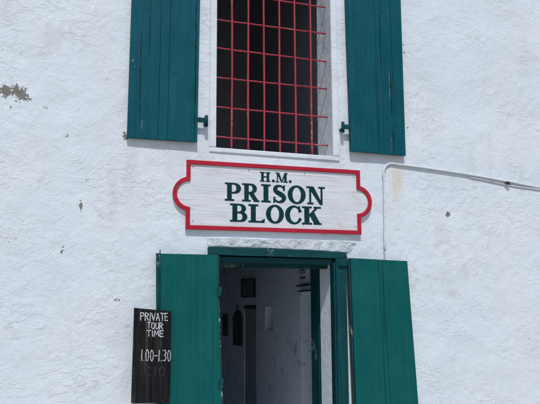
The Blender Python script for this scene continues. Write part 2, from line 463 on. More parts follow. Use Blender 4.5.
for k in range(6):
    z = (zb[k] if k < 5 else zb[4]+stp); z2 = z+random.uniform(-.006, .006)
    n = 14; pts = [(WXL-.01+(WXR-.004-WXL+.01)*i/n, BY+.0075+random.uniform(-.0015, .0015), z+(z2-z)*i/n+random.uniform(-.0015, .0015)) for i in range(n+1)]
    MB().tube(pts, .0068, 10, jit=.04).build('horizontal_bar', M['bar'], win)
for px in (231.5, 247.9, 263.8, 279.4, 295.2, 311.0):
    x = at(px, 100, BY).x
    n = 24; pts = [(x+random.uniform(-.0005, .0005)+.0015*math.sin(i*.3+px), BY-.0075, WZ0-.01+(WZ1-WZ0+.02)*i/n) for i in range(n+1)]
    MB().tube(pts, .0086, 10, jit=.04).build('vertical_bar', M['bar'], win)

# ------------------------------------------------------------------ shutters and door leaves
def quad_leaf(TL, TR, BR, BL, y0, t, fr, bevel=.0016, gap=.0025, back=.6, tilt=0):
    """planked leaf: front face corner points (x, z), front at y0"""
    m = MB()
    def P(u, v): # u across, v down
        a = Vector(TL).lerp(Vector(TR), u); b = Vector(BL).lerp(Vector(BR), u); return a.lerp(b, v)
    W_ = (Vector(TR)-Vector(TL)).length
    eds = [0]+list(fr)+[1]
    for k in range(len(eds)-1):
        u0 = eds[k]+(gap/2/W_ if k else 0); u1 = eds[k+1]-(gap/2/W_ if k < len(eds)-2 else 0)
        off = random.uniform(0, .002)
        e0, e1 = random.uniform(0, .002)/2, random.uniform(0, .002)/2
        pts = [P(u0, e0), P(u1, e0), P(u1, 1-e1), P(u0, 1-e1)]
        m.prism([(p[0], y0+off+tilt*((u0 if i in (0, 3) else u1)), p[1]) for i, p in enumerate(pts)], t*back, bevel)
    pts = [P(.004, .002), P(.996, .002), P(.996, .998), P(.004, .998)]
    m.prism([(p[0], y0+t*back+.002+tilt*(0 if i in (0, 3) else 1), p[1]) for i, p in enumerate(pts)], t*(1-back))
    return m
def xz(px, py, Y): p = at(px, py, Y); return (p.x, p.z)
def ext(a, b, z):
    """point on the line a-b (x, z pairs) at height z"""
    t = (z-a[1])/(b[1]-a[1]); return (a[0]+(b[0]-a[0])*t, z)

SH = -.056
topz = WZ1+.10
def hinge(mb, x, z, dirn, y):
    mb.box((min(x, x+dirn*.085), y-.004, z-.021), (max(x, x+dirn*.085), y+.012, z+.019), .003)
    xx = x+dirn*.075
    mb.tube([(xx, y+.004, z-.052), (xx, y+.004, z+.040)], .0145, 12)
    mb.box((xx-.012, y+.016, z-.035), (xx+.012, 0.0, z-.012), .002)
a, b = xz(131.9, 0, SH), xz(127.2, 137.3, SH); c, d = xz(200.0, 0, SH), xz(197.2, 142.0, SH)
lm = quad_leaf(ext(a, b, topz), ext(c, d, topz), d, b, SH+.006, .038, (.43, .565, .955), tilt=-.010)
ls = lm.build('shutter', M['teal_shutter'], B); ls['label'] = 'left teal window shutter with a paint-free nick low down'
hm = MB(); p = at(198, 119.5, -.06); hinge(hm, p.x-.004, p.z, 1, -.06)
hm.build('hinge', M['teal_frame'], ls)
a, b = xz(346.2, 0, SH), xz(351.4, 151.0, SH); c, d = xz(400.8, 0, SH), xz(405.9, 155.6, SH)
rm = quad_leaf(ext(a, b, topz), ext(c, d, topz), d, b, SH, .038, (.50, .60, .80), tilt=.0)
rs = rm.build('shutter', M['teal_shutter'], B); rs['label'] = 'right teal window shutter with long cracks in its boards'
hm = MB(); p = at(350.5, 127, -.06); hinge(hm, p.x+.004, p.z, -1, -.06)
hm.build('hinge', M['teal_frame'], rs)

# door frame
FY = -.030
m = MB()
lt0, lt1 = at(208.5, 246.8, FY), at(346.5, 252.6, FY)
l0, l1 = at(208.5, 254.5, FY), at(347.5, 258.5, FY)
n = 16; top = []; bot = []
for i in range(n+1):
    u = i/n
    sag = 4*u*(1-u)
    top.append((lt0.x+(lt1.x-lt0.x)*u, FY, lt0.z+(lt1.z-lt0.z)*u+.008*sag+random.uniform(-.0025, .0025)))
    bot.append((l0.x+(l1.x-l0.x)*u, FY, l0.z+(l1.z-l0.z)*u+random.uniform(-.001, .001)))
m.prism(bot[::1]+top[::-1], .12, .003)
fr = m.build('door_frame', M['teal_frame_x'], B)
m = MB()
zt = min(l0.z, l1.z)-.002
pr0 = at(337.3, 330, FY).x; pr1 = at(349.0, 330, FY).x; 
m.box((pr0, FY, .06), (pr1-.012, .10, zt-.0), .004)                       # right post
m.box((pr0-.016, FY+.012, .06), (pr0-.001, .03, zt-.03), .003)
pl0 = at(208.8, 330, FY).x
m.box((pl0, FY, .06), (XL+.002, .05, zt), .004)                           # left post

m.build('door_post', M['teal_frame'], fr)
MB().box((XL+.004, FY+.035, zt-.048), (pr0-.018, .14, zt-.002), .004).build('head_rail', M['teal_frame_x'], fr)
MB().box((XL-.0, .145, zt-.075), (XR, .22, zt+.05), .003).build('head_rail', M['teal_frame_x'], fr)
hm = MB(); p = at(342.5, 262.5, FY-.012); hm.box((p.x-.045, FY-.018, p.z-.032), (p.x+.045, FY-.002, p.z+.030), .004)
hm.tube([(p.x+.048, FY-.014, p.z-.05), (p.x+.048, FY-.014, p.z+.035)], .012, 12); hm.box((p.x-.03, FY-.024, p.z-.012), (p.x-.006, FY-.018, p.z+.012), .002)
hm.build('hinge', M['teal_frame'], fr)
# inner frame of the passage mouth, folded-back inner door
ix0 = XR-.032
m = MB(); m.box((ix0, atx(318.6, 330, ix0).y, .062), (XR-.001, atx(311, 330, ix0).y, ZD-.09), .004); m.build('inner_frame', M['teal_frame'], fr)
MB().box((XL+.001, .345, ZD-.088), (XR-.001, .50, ZD-.004), .003).build('inner_frame', M['teal_frame_x'], fr)
m = MB(); m.box((XR, WT+.002, .062), (XRW-.002, .50, ZC-.003)); m.build('jamb', M['inner_plaster'], fr)
m = MB(); m.box((XLW+.002, WT+.002, .062), (XL, .50, ZC-.003)); m.build('jamb', M['inner_plaster'], fr)
m = MB(); m.box((XL+.002, WT+.002, ZD), (XR-.002, .50, ZC-.003)); m.build('jamb', M['inner_plaster'], fr)
MB().box((XL, -.05, .0), (XR, .0, .085), .008).build('threshold', M['floor'], B)

m = MB()
vs_ = [m.bm.verts.new(c) for c in ((XR-.0005, .034, .063), (XR-.030, WT+.003, .063), (XR-.0005, WT+.003, .063), (XR-.0005, .034, ZD-.001), (XR-.030, WT+.003, ZD-.001), (XR-.0005, WT+.003, ZD-.001))]
for q in ((0, 1, 2), (3, 5, 4), (0, 3, 4, 1), (1, 4, 5, 2)): m.bm.faces.new([vs_[k] for k in q])
m.build('splayed_reveal', M['trim_plaster'], fr)  # splay added to turn the door reveal towards the sun and brighten it
# door leaves, folded back against the wall
LY = -.075
TL, BL = xz(160.6, 253.3, LY), xz(161.2, 404, LY); TR, BR = xz(216.8, 254.6, LY), xz(221.6, 404, LY)
z0 = .10
lm = quad_leaf(TL, TR, ext(TR, BR, z0), ext(TL, BL, z0), LY, .045, (.62,), gap=.0012, bevel=.0008)
ld = lm.build('door', M['teal_door'], B); ld['label'] = 'left teal door leaf folded back behind the chalkboard'
TL2, BL2 = xz(156.4, 253.2, LY+.02), xz(156.8, 404, LY+.02); TR2, BR2 = xz(161.0, 253.2, LY+.02), xz(161.6, 404, LY+.02)
m = MB(); q = [TL2, TR2, ext(TR2, BR2, z0), ext(TL2, BL2, z0)]
m.prism([(p[0], LY+.016, p[1]) for p in q], .026, .002); 
m.build('rebate', M['teal_frame'], ld)
m = MB(); a = at(160, 251, LY+.03); m.tube([(a.x, a.y, a.z-.03), (a.x+.001, a.y, a.z+.012)], .004, 8); m.build('pin', M['screw'], ld)
# worn hinge edge
m = MB(); q0, q1 = xz(217.1, 254.8, LY), xz(221.9, 404, LY); r0, r1 = xz(218.6, 255, LY), xz(223.2, 404, LY)
q = [q0, r0, ext(r0, r1, z0), ext(q0, q1, z0)]
m.prism([(p[0], LY+.010, p[1]) for p in q], .034, .002); m.build('hinge_edge', M['worn_edge'], ld)
for (px, py) in ((219.2, 292), (220.8, 384)):
    m = MB(); a = at(px, py, LY); m.box((a.x-.018, LY-.006, a.z-.035), (a.x+.010, LY+.002, a.z+.035), .003); m.tube([(a.x+.012, LY, a.z-.04), (a.x+.012, LY, a.z+.04)], .008, 10)
    m.build('hinge', M['teal_frame'], ld)

TL, BL = xz(350.6, 258.0, LY), xz(356.2, 404, LY); TR, BR = xz(407.4, 260.8, LY), xz(418.6, 404, LY)
rm = quad_leaf(TL, TR, ext(TR, BR, z0), ext(TL, BL, z0), LY, .045, (.475, .55), gap=.003, bevel=.002)
rd = rm.build('door', M['teal_door'], B); rd['label'] = 'right teal door leaf folded flat against the wall'
m = MB(); q0, q1 = xz(349.0, 258.2, LY), xz(354.4, 404, LY); r0, r1 = xz(350.3, 258.2, LY), xz(355.8, 404, LY)
q = [q0, r0, ext(r0, r1, z0), ext(q0, q1, z0)]
m.prism([(p[0], LY+.010, p[1]) for p in q], .034, .002); m.build('hinge_edge', M['worn_edge'], rd)

# rough mortar ledge over the lintel
def ledge():
    a0 = at(204.5, 237.6); a1 = at(358, 241.8); b0 = at(209, 246.0); b1 = at(349, 252.4)
    nu, nv = 150, 12; verts = []; faces = []
    U, V = np.meshgrid(np.linspace(0, 1, nu+1), np.linspace(0, 1, nv+1), indexing='ij')
    X = (a0.x+(a1.x-a0.x)*U)*(1-V)+(b0.x+(b1.x-b0.x)*U)*V
    sag = 4*U*(1-U)*.008
    Z = (a0.z+(a1.z-a0.z)*U)*(1-V)+(b0.z+(b1.z-b0.z)*U)*V + sag + .010*fbm(X, V*.3, 9, 3, 40)*(1-V)
    prof = .022-.014*V
    Y = -prof*np.clip(np.minimum(U, 1-U)*22, .15, 1) - .010*fbm(X, Z, 16, 4, 31, .6)
    Y[:, 0] = .02
    verts = [(X[i, j], Y[i, j], Z[i, j]) for i in range(nu+1) for j in range(nv+1)]
    k = len(verts); idx = lambda i, j: i*(nv+1)+j
    for i in range(nu):
        for j in range(nv): faces.append((idx(i, j), idx(i, j+1), idx(i+1, j+1), idx(i+1, j)))
    for i in range(nu+1): verts.append((X[i, nv], .02, Z[i, nv]))
    for i in range(nu): faces.append((idx(i, nv), k+i, k+i+1, idx(i+1, nv)))
    me = bpy.data.meshes.new('ledge'); me.from_pydata(verts, [], faces); me.update()
    link('mortar_ledge', me, M['ledge_plaster'], B)
ledge()

# ------------------------------------------------------------------ glyphs as distance fields -> outlines -> solid letters
def sbox(x0, y0, x1, y1):
    def fn(X, Y):
        dx = np.abs(X-(x0+x1)/2)-(x1-x0)/2; dy = np.abs(Y-(y0+y1)/2)-(y1-y0)/2
        return np.minimum(np.maximum(dx, dy), 0)+np.hypot(np.maximum(dx, 0), np.maximum(dy, 0))
    return fn
def sell(cx, cy, rx, ry): return lambda X, Y: (np.hypot((X-cx)/rx, (Y-cy)/ry)-1)*min(rx, ry)
def spoly(pts):
    """convex polygon"""
    def fn(X, Y):
        d = -1e9; A = sum(pts[i][0]*pts[(i+1) % len(pts)][1]-pts[(i+1) % len(pts)][0]*pts[i][1] for i in range(len(pts)))
        s = 1 if A > 0 else -1
        for i in range(len(pts)):
            (x0, y0), (x1, y1) = pts[i], pts[(i+1) % len(pts)]; L = math.hypot(x1-x0, y1-y0)
            d = np.maximum(d, s*((X-x0)*(y1-y0)-(Y-y0)*(x1-x0))/L)
        return d
    return fn
def sstroke(pts):
    """chain of (x, y, radius)"""
    def fn(X, Y):
        d = 1e9*np.ones_like(X)
        for (x0, y0, r0), (x1, y1, r1) in zip(pts, pts[1:]):
            L2 = (x1-x0)**2+(y1-y0)**2+1e-12
            t = np.clip(((X-x0)*(x1-x0)+(Y-y0)*(y1-y0))/L2, 0, 1)
            d = np.minimum(d, np.hypot(X-x0-t*(x1-x0), Y-y0-t*(y1-y0))-(r0+t*(r1-r0)))
        return d
    return fn
def U_(*fs): return lambda X, Y: np.minimum.reduce([q(X, Y) for q in fs])
def cut(a, b): return lambda X, Y: np.maximum(a(X, Y), -b(X, Y))
def inter(a, b): return lambda X, Y: np.maximum(a(X, Y), b(X, Y))
def bowl(x0, y0, y1, xr, ts, th, k=.62):
    h = y1-y0; xm = xr-h*k; mid = (y0+y1)/2
    o = U_(sbox(x0, y0, xm, y1), inter(sell(xm, mid, xr-xm, h/2), sbox(xm-.01, -1, 9, 2)))
    i = U_(sbox(x0-.01, y0+th, xm, y1-th), sell(xm, mid, xr-xm-ts, h/2-th))
    return cut(o, i)
sv = .065
def smooth_pts(p, n=8):
    P = [np.array(q, float) for q in p]; P = [P[0]]+P+[P[-1]]; out = []
    for i in range(1, len(P)-2):
        for k in range(n):
            t = k/n
            out.append(tuple(.5*((2*P[i])+(-P[i-1]+P[i+1])*t+(2*P[i-1]-5*P[i]+4*P[i+1]-P[i+2])*t*t+(-P[i-1]+3*P[i]-3*P[i+1]+P[i+2])*t**3)))
    out.append(tuple(P[-2])); return out
GL = {
 'P': (.88, U_(sbox(.13, 0, .36, 1), sbox(0, 0, .50, sv), sbox(0, 1-sv, .36, 1), bowl(.34, .42, 1, .88, .23, sv))),
 'R': (.98, U_(sbox(.13, 0, .36, 1), sbox(0, 0, .48, sv), sbox(0, 1-sv, .36, 1), bowl(.34, .46, 1, .84, .22, sv),
               spoly([(.36, .50), (.62, .50), (.97, 0), (.70, 0)]), sbox(.68, 0, 1.0, .055))),
 'I': (.50, U_(sbox(.13, 0, .37, 1), sbox(0, 0, .50, sv), sbox(0, 1-sv, .50, 1))),
 'S': (.76, U_(sstroke(smooth_pts([(.64, .76, .03), (.56, .90, .035), (.38, .965, .042), (.20, .90, .075), (.145, .74, .10), (.24, .60, .11), (.42, .50, .115), (.58, .38, .11), (.63, .24, .10), (.54, .10, .075), (.36, .038, .042), (.17, .10, .035), (.09, .26, .03)])),
               spoly([(.60, .70), (.66, .70), (.68, 1.0), (.62, 1.0)]), spoly([(.05, .0), (.11, .0), (.13, .31), (.06, .31)]))),
 'O': (.98, cut(sell(.49, .5, .49, .52), sell(.49, .5, .255, .455))),
 'N': (1.02, U_(sbox(.16, 0, .235, 1), sbox(.05, 0, .36, sv), sbox(0, 1-sv, .3, 1), spoly([(.10, 1), (.38, 1), (.86, .0), (.74, -.02)]), sbox(.785, 0, .86, 1), sbox(.66, 1-sv, 1.0, 1))),
 'B': (.90, U_(sbox(.13, 0, .36, 1), sbox(0, 0, .36, sv), sbox(0, 1-sv, .36, 1), bowl(.34, .49, 1, .83, .21, sv), bowl(.34, 0, .55, .90, .23, sv))),
 'L': (.86, U_(sbox(.13, 0, .36, 1), sbox(0, 0, .80, sv), sbox(0, 1-sv, .50, 1), spoly([(.52, 0), (.82, 0), (.86, .32), (.80, .32), (.72, .12)]))),
 'C': (.86, U_(cut(cut(sell(.47, .5, .47, .52), sell(.52, .5, .285, .455)), spoly([(.60, .30), (.66, .70), (1.3, .70), (1.3, .25)])),
               spoly([(.74, .66), (.80, .66), (.81, 1.0), (.75, 1.0)]), sstroke([(.80, .30, .03), (.73, .13, .035), (.60, .04, .03)]))),
 'K': (.98, U_(sbox(.13, 0, .36, 1), sbox(0, 0, .50, sv), sbox(0, 1-sv, .50, 1), spoly([(.34, .40), (.34, .50), (.76, 1), (.86, 1)]), sbox(.62, 1-sv, .98, 1),
               spoly([(.40, .52), (.60, .70), (.94, .03), (.94, 0), (.66, 0)]), sbox(.60, 0, 1.0, sv))),
 'H': (1.06, U_(sbox(.13, 0, .36, 1), sbox(0, 0, .48, sv), sbox(0, 1-sv, .48, 1), sbox(.70, 0, .93, 1), sbox(.58, 0, 1.06, sv), sbox(.58, 1-sv, 1.06, 1), sbox(.3, .46, .75, .54))),
 'M': (1.24, U_(sbox(.14, 0, .22, 1), sbox(0, 0, .36, sv), sbox(0, 1-sv, .25, 1), spoly([(.10, 1), (.36, 1), (.68, .02), (.58, 0)]), spoly([(.94, 1), (1.02, 1), (.68, .02), (.58, 0)]),
                sbox(.90, 0, 1.12, 1), sbox(.78, 0, 1.24, sv), sbox(.95, 1-sv, 1.24, 1))),
 '.': (.26, sell(.13, .11, .13, .13)),
}
def contours(fn, x0, y0, x1, y1, h):
    xs = np.arange(x0, x1+h, h); ys = np.arange(y0, y1+h, h)
    X, Y = np.meshgrid(xs, ys, indexing='ij'); F = fn(X, Y); F = np.where(np.abs(F) < 1e-7, 1e-7, F)
    pt = {}; nxt = {}
    def edge(i, j, k):
        key = (i, j, k)
        if key not in pt:
            i2, j2 = (i+1, j) if k == 0 else (i, j+1); a, b = F[i, j], F[i2, j2]; t = a/(a-b)
            pt[key] = (xs[i]+(xs[i2]-xs[i])*t, ys[j]+(ys[j2]-ys[j])*t)
        return key
    neg = F < 0
    c = neg[:-1, :-1].astype(int)+neg[1:, :-1]*2+neg[1:, 1:]*4+neg[:-1, 1:]*8
    T = {1: [(3, 0)], 2: [(0, 1)], 3: [(3, 1)], 4: [(1, 2)], 5: [(3, 0), (1, 2)], 6: [(0, 2)], 7: [(3, 2)], 8: [(2, 3)], 9: [(2, 0)], 10: [(0, 1), (2, 3)], 11: [(2, 1)], 12: [(1, 3)], 13: [(1, 0)], 14: [(0, 3)]}
    for i, j in zip(*np.nonzero((c > 0) & (c < 15))):
        i, j = int(i), int(j)
        E = [(i, j, 0), (i+1, j, 1), (i, j+1, 0), (i, j, 1)]
        for a, b in T[int(c[i, j])]: nxt[edge(*E[a])] = edge(*E[b])
    loops = []
    while nxt:
        s = next(iter(nxt)); lp = []; k = s
        while k in nxt:
            lp.append(pt[k]); k = nxt.pop(k)
        if len(lp) > 3: loops.append(lp)
    return loops
def simplify(lp, tol):
    def rdp(p):
        if len(p) < 3: return p
        a, b = np.array(p[0]), np.array(p[-1]); ab = b-a; L = np.hypot(*ab)+1e-12
        q = np.array(p); d = np.abs((q[:, 0]-a[0])*ab[1]-(q[:, 1]-a[1])*ab[0])/L
        if L < 1e-9: d = np.hypot(q[:, 0]-a[0], q[:, 1]-a[1])
        i = int(d.argmax())
        if d[i] < tol: return [p[0], p[-1]]
        return rdp(p[:i+1])[:-1]+rdp(p[i:])
    n = len(lp)//2
    return rdp(lp[:n+1])[:-1]+rdp(lp[n:]+[lp[0]])[:-1]
def solid(loops, depth, bev, mp):
    """loops in 2-D -> filled, extruded mesh; mp(x, y, h) -> world"""
    cu = bpy.data.curves.new('outline', 'CURVE'); cu.dimensions = '2D'; cu.fill_mode = 'BOTH'
    cu.extrude = max(depth/2-bev, 0); cu.bevel_depth = bev; cu.bevel_resolution = 1; cu.offset = -bev
    for lp in loops:
        sp = cu.splines.new('POLY'); sp.points.add(len(lp)-1)
        for i, p in enumerate(lp): sp.points[i].co = (p[0], p[1], 0, 1)
        sp.use_cyclic_u = True
    o = bpy.data.objects.new('outline', cu); me = bpy.data.meshes.new_from_object(o)
    bpy.data.objects.remove(o); bpy.data.curves.remove(cu)
    for v in me.vertices: v.co = mp(v.co.x, v.co.y, v.co.z+depth/2)
    me.update(); return me

# ------------------------------------------------------------------ the big sign
SY = -.029                                                     # its front face
c0 = at(186.4, 159.6, SY); c1 = at(360.2, 170.4, SY); c2 = at(361, 234.6, SY); c3 = at(185.8, 229.2, SY)
SX0, SX1 = (c0.x+c3.x)/2, (c1.x+c2.x)/2; SZ1 = (c0.z+c1.z)/2; SZ0 = (c2.z+c3.z)/2
tilt = ((c1.z-c0.z)+(c2.z-c3.z))/2/(SX1-SX0)
print('sign', SX0, SX1, SZ0, SZ1, 'tilt', tilt, c0.z-c3.z, c1.z-c2.z)
sc = Vector(((SX0+SX1)/2, SY, (SZ0+SZ1)/2)); sw, sh = SX1-SX0, (c0.z-c3.z+c1.z-c2.z)/2
eL = at(186.2, 176.2, SY).z-at(186.0, 211.0, SY).z; earx = SX0-at(172.4, 195, SY).x
eR = at(359.8, 186.7, SY).z-at(360.5, 216.8, SY).z; earr = at(371.6, 203, SY).x-SX1
ezL = (at(186.2, 176.2, SY).z+at(186.0, 211.0, SY).z)/2; ezR = (at(359.8, 186.7, SY).z+at(360.5, 216.8, SY).z)/2
eh = (eL+eR)/2/2; ew = (earx+earr)/2
print('ears', eL, eR, earx, earr, ezL-sc.z, ezR-sc.z)
ez_off = (ezL+ezR)/2-sc.z
circ_r = (ew*ew+eh*eh)/(2*ew); ccx = sw/2+ew-circ_r
ear = lambda s: (lambda X, Y: np.hypot(X-s*ccx, Y-ez_off)-circ_r)
body = sbox(-sw/2, -sh/2, sw/2, sh/2)
shape = lambda X, Y: np.minimum(body(X, Y), np.minimum(np.maximum(ear(-1)(X, Y), X+sw/2-.04), np.maximum(ear(1)(X, Y), -X+sw/2-.04)))
def smap(y0):
    return lambda x, y, h: Vector((sc.x+x, y0-h, sc.z+y+tilt*x))
box_ = (-sw/2-ew-.03, -sh/2-.03, sw/2+ew+.03, sh/2+.03)
outer = [simplify(l, .0006) for l in contours(shape, *box_, .0025)]
BT = .034
inner_fn = lambda X, Y: np.minimum(body(X, Y)+BT, np.minimum(np.maximum(ear(-1)(X, Y)+BT, X+sw/2-.08), np.maximum(ear(1)(X, Y)+BT, -X+sw/2-.08)))
inner = [simplify(l, .0006) for l in contours(inner_fn, *box_, .0025)]
SG = empty('wall_sign', (sc.x, SY, sc.z), 'white wooden sign with red border and rounded ends reading H.M. PRISON BLOCK', 'sign')
link('board', solid(outer, .012, 0, smap(SY+.020)), M['sign'], SG)
link('border', solid(outer+inner, .014, .003, smap(SY+.0085)), M['red'], SG)
FACE = SY+.008
def letter(ch, xa, ya, xb, yb, top):
    """xa, xb: photo x of its left and right; ya, yb: photo y of its baseline at left / right; top: photo y of its top at the left"""
    a, b, t = at(xa, ya, FACE), at(xb, yb, FACE), at(xa, top, FACE)
    w = b.x-a.x; h = t.z-a.z; gw, fn = GL[ch]
    loops = [simplify(l, .0015) for l in contours((lambda X, Y, q=fn: q(X, Y)-.016), -.06, -.08, gw+.08, 1.08, .0125)]
    me = solid([[(p[0]/gw*w, p[1]*h) for p in l] for l in loops], .0055, .0013, lambda x, y, hh: Vector((a.x+x, FACE+.0015-hh, a.z+y+tilt*x)))
    link('letter', me, M['letter'], SG)
# baselines measured at both ends of each line, letters between by fraction
def line(chars, ends, base, topy):
    (xa, xb), (ya, yb), (ta, tb) = ends, base, topy
    for ch, l, r in chars:
        g_ = lambda a, b, x: a+(b-a)*(x-xa)/(xb-xa)
        letter(ch, l, g_(ya, yb, l), r, g_(ya, yb, r), g_(ta, tb, l))
line([('P', 225.0, 240.6), ('R', 242.3, 258.9), ('I', 261.4, 270.4), ('S', 272.6, 286.3), ('O', 288.0, 305.4), ('N', 306.6, 325.2)],
     (225, 325), (200.2, 204.6), (182.6, 187.4))
line([('B', 230.2, 246.9), ('L', 248.6, 264.9), ('O', 266.2, 283.6), ('C', 285.4, 300.9), ('K', 302.2, 320.9)],
     (230, 321), (221.2, 224.6), (203.6, 207.2))
line([('H', 260.0, 270.3), ('.', 272.0, 274.6), ('M', 275.6, 287.6), ('.', 288.9, 291.4)], (260, 290), (181.2, 182.6), (171.9, 173.3))
for (px, py) in ((193.2, 166.8), (248.8, 170.4), (304.6, 174.0), (353.7, 177.3), (192.8, 221.0), (355.2, 226.6), (303.5, 224.8-.2)):
    a = at(px, py, FACE); MB().tube([(a.x, FACE+.003, a.z), (a.x, FACE-.0015, a.z)], .0042, 10).build('screw', M['screw'], SG)

# ------------------------------------------------------------------ chalkboard
CY_ = -.135
k0, k1 = at(134.4, 307.8, CY_), at(171.3, 311.2, CY_); k2, k3 = at(170.0, 402.6, CY_), at(131.4, 403.4, CY_)
CB = empty('chalkboard', (k3.x, CY_, k3.z), 'tall narrow black board with chalked private tour time hung by the left door leaf', 'chalkboard')
m = MB()
def lerp4(u, v): return (k0.lerp(k1, u)).lerp(k3.lerp(k2, u), v)
for (u0, u1) in ((0, .50), (.504, 1)):
    m.prism([lerp4(u0, .0), lerp4(u1, .0), lerp4(u1, 1.), lerp4(u0, 1.)], .022, .0025)
m.build('board', M['board'], CB)
m = MB(); m.box((lerp4(.06, .5).x, CY_+.024, lerp4(.06, .18).z), (lerp4(.94, .5).x, CY_+.045, lerp4(.06, .12).z)); m.build('batten', M['board'], CB)
m = MB(); m.box((lerp4(.06, .5).x, CY_+.024, lerp4(.06, .88).z), (lerp4(.94, .5).x, CY_+.045, lerp4(.06, .82).z))
m.build('batten', M['board'], CB)
SEG = {
 'P': (.62, [[(0, 0), (.02, 1), (.45, .95), (.6, .78), (.5, .55), (.04, .48)]]),
 'R': (.62, [[(0, 0), (.02, 1), (.42, .97), (.56, .78), (.42, .55), (.04, .50)], [(.22, .5), (.62, 0)]]),
 'I': (.16, [[(.08, 1), (.09, 0)]]),
 'V': (.62, [[(0, 1), (.32, 0), (.62, 1)]]),
 'A': (.62, [[(0, 0), (.3, 1), (.62, 0)], [(.12, .36), (.5, .36)]]),
 'T': (.6, [[(0, 1), (.6, 1)], [(.3, 1), (.3, 0)]]),
 'E': (.5, [[(.5, 1), (0, 1), (0, 0), (.5, 0)], [(0, .52), (.42, .52)]]),
 'O': (.6, [[(.3+.3*math.cos(t*.5236), .5+.5*math.sin(t*.5236)) for t in range(13)]]),
 'U': (.58, [[(0, 1), (.02, .25), (.16, .02), (.42, .02), (.56, .25), (.58, 1)]]),
 'M': (.72, [[(0, 0), (.06, 1), (.36, .3), (.66, 1), (.72, 0)]]),
 '1': (.12, [[(.06, 1), (.04, 0)]]),
 '0': (.5, [[(.25+.22*math.cos(t*.5236), .5+.5*math.sin(t*.5236)) for t in range(13)]]),
 '3': (.5, [[(.02, .95), (.3, 1), (.46, .78), (.3, .55), (.14, .52)], [(.3, .55), (.5, .3), (.3, .0), (.0, .08)]]),
 '-': (.4, [[(0, .5), (.4, .52)]]),
 '.': (.12, [[(.05, .05), (.07, .05)]]),
 'C': (.6, [[(.55, .85), (.3, 1), (.05, .7), (.02, .35), (.25, .0), (.55, .12)]]),
}
def chalk(text, px0, px1, pya, pyb, pyt, name, mt, r=.0034, wob=.02):
    """text from px0 to px1, baseline pya (left) to pyb (right), top pyt at left"""
    ws = [SEG[c][0] for c in text]; gap = .2; tot = sum(ws)+gap*(len(text)-1)
    a, b, t = at(px0, pya, CY_), at(px1, pyb, CY_), at(px0, pyt, CY_)
    Wd = b.x-a.x; H = t.z-a.z; slope = (b.z-a.z)/Wd; x = 0; chains = []
    for c, w in zip(text, ws):
        jy = random.uniform(-.04, .04)
        for ch in SEG[c][1]:
            P = [((x+p[0]+random.uniform(-wob, wob))/tot*Wd, (p[1]+jy+random.uniform(-wob, wob))*H, r*random.uniform(.8, 1.2)) for p in ch]
            chains.append(sstroke(P))
        x += w+gap
    fn0 = U_(*chains)
    fn = lambda X, Y: fn0(X, Y)+.0022*vnoise(X*500, Y*500, 3)
    loops = [simplify(l, .0003) for l in contours(fn, -.02, -.02, Wd+.02, H+.03, .0012)]
    me = solid(loops, .0012, 0, lambda xx, y, hh: Vector((a.x+xx, CY_+.0002-hh, a.z+y+slope*xx)))
    link(name, me, mt, CB)
chalk('PRIVATE', 140.6, 167.6, 320.0, 320.8, 312.6, 'lettering', M['chalk'])
chalk('TOUR', 147.2, 162.8, 328.4, 329.0, 322.3, 'lettering', M['chalk'])
chalk('TIME', 146.8, 163.2, 336.2, 336.4, 330.3, 'lettering', M['chalk'])
chalk('1.00-1.30', 141.2, 170.6, 361.0, 361.0, 350.0, 'lettering', M['chalk'], .0030)
chalk('C10', 144, 165, 376, 376, 367, 'faint_marks', M['faint'], .0030)
m = MB(); a = at(157.2, 403.8, CY_); m.box((a.x-.018, CY_-.006, a.z-.02), (a.x+.018, LY-.002, a.z-.003), .003)
tag(m.build('bracket', M['white_metal']), 'small white bracket just under the chalkboard', 'bracket')

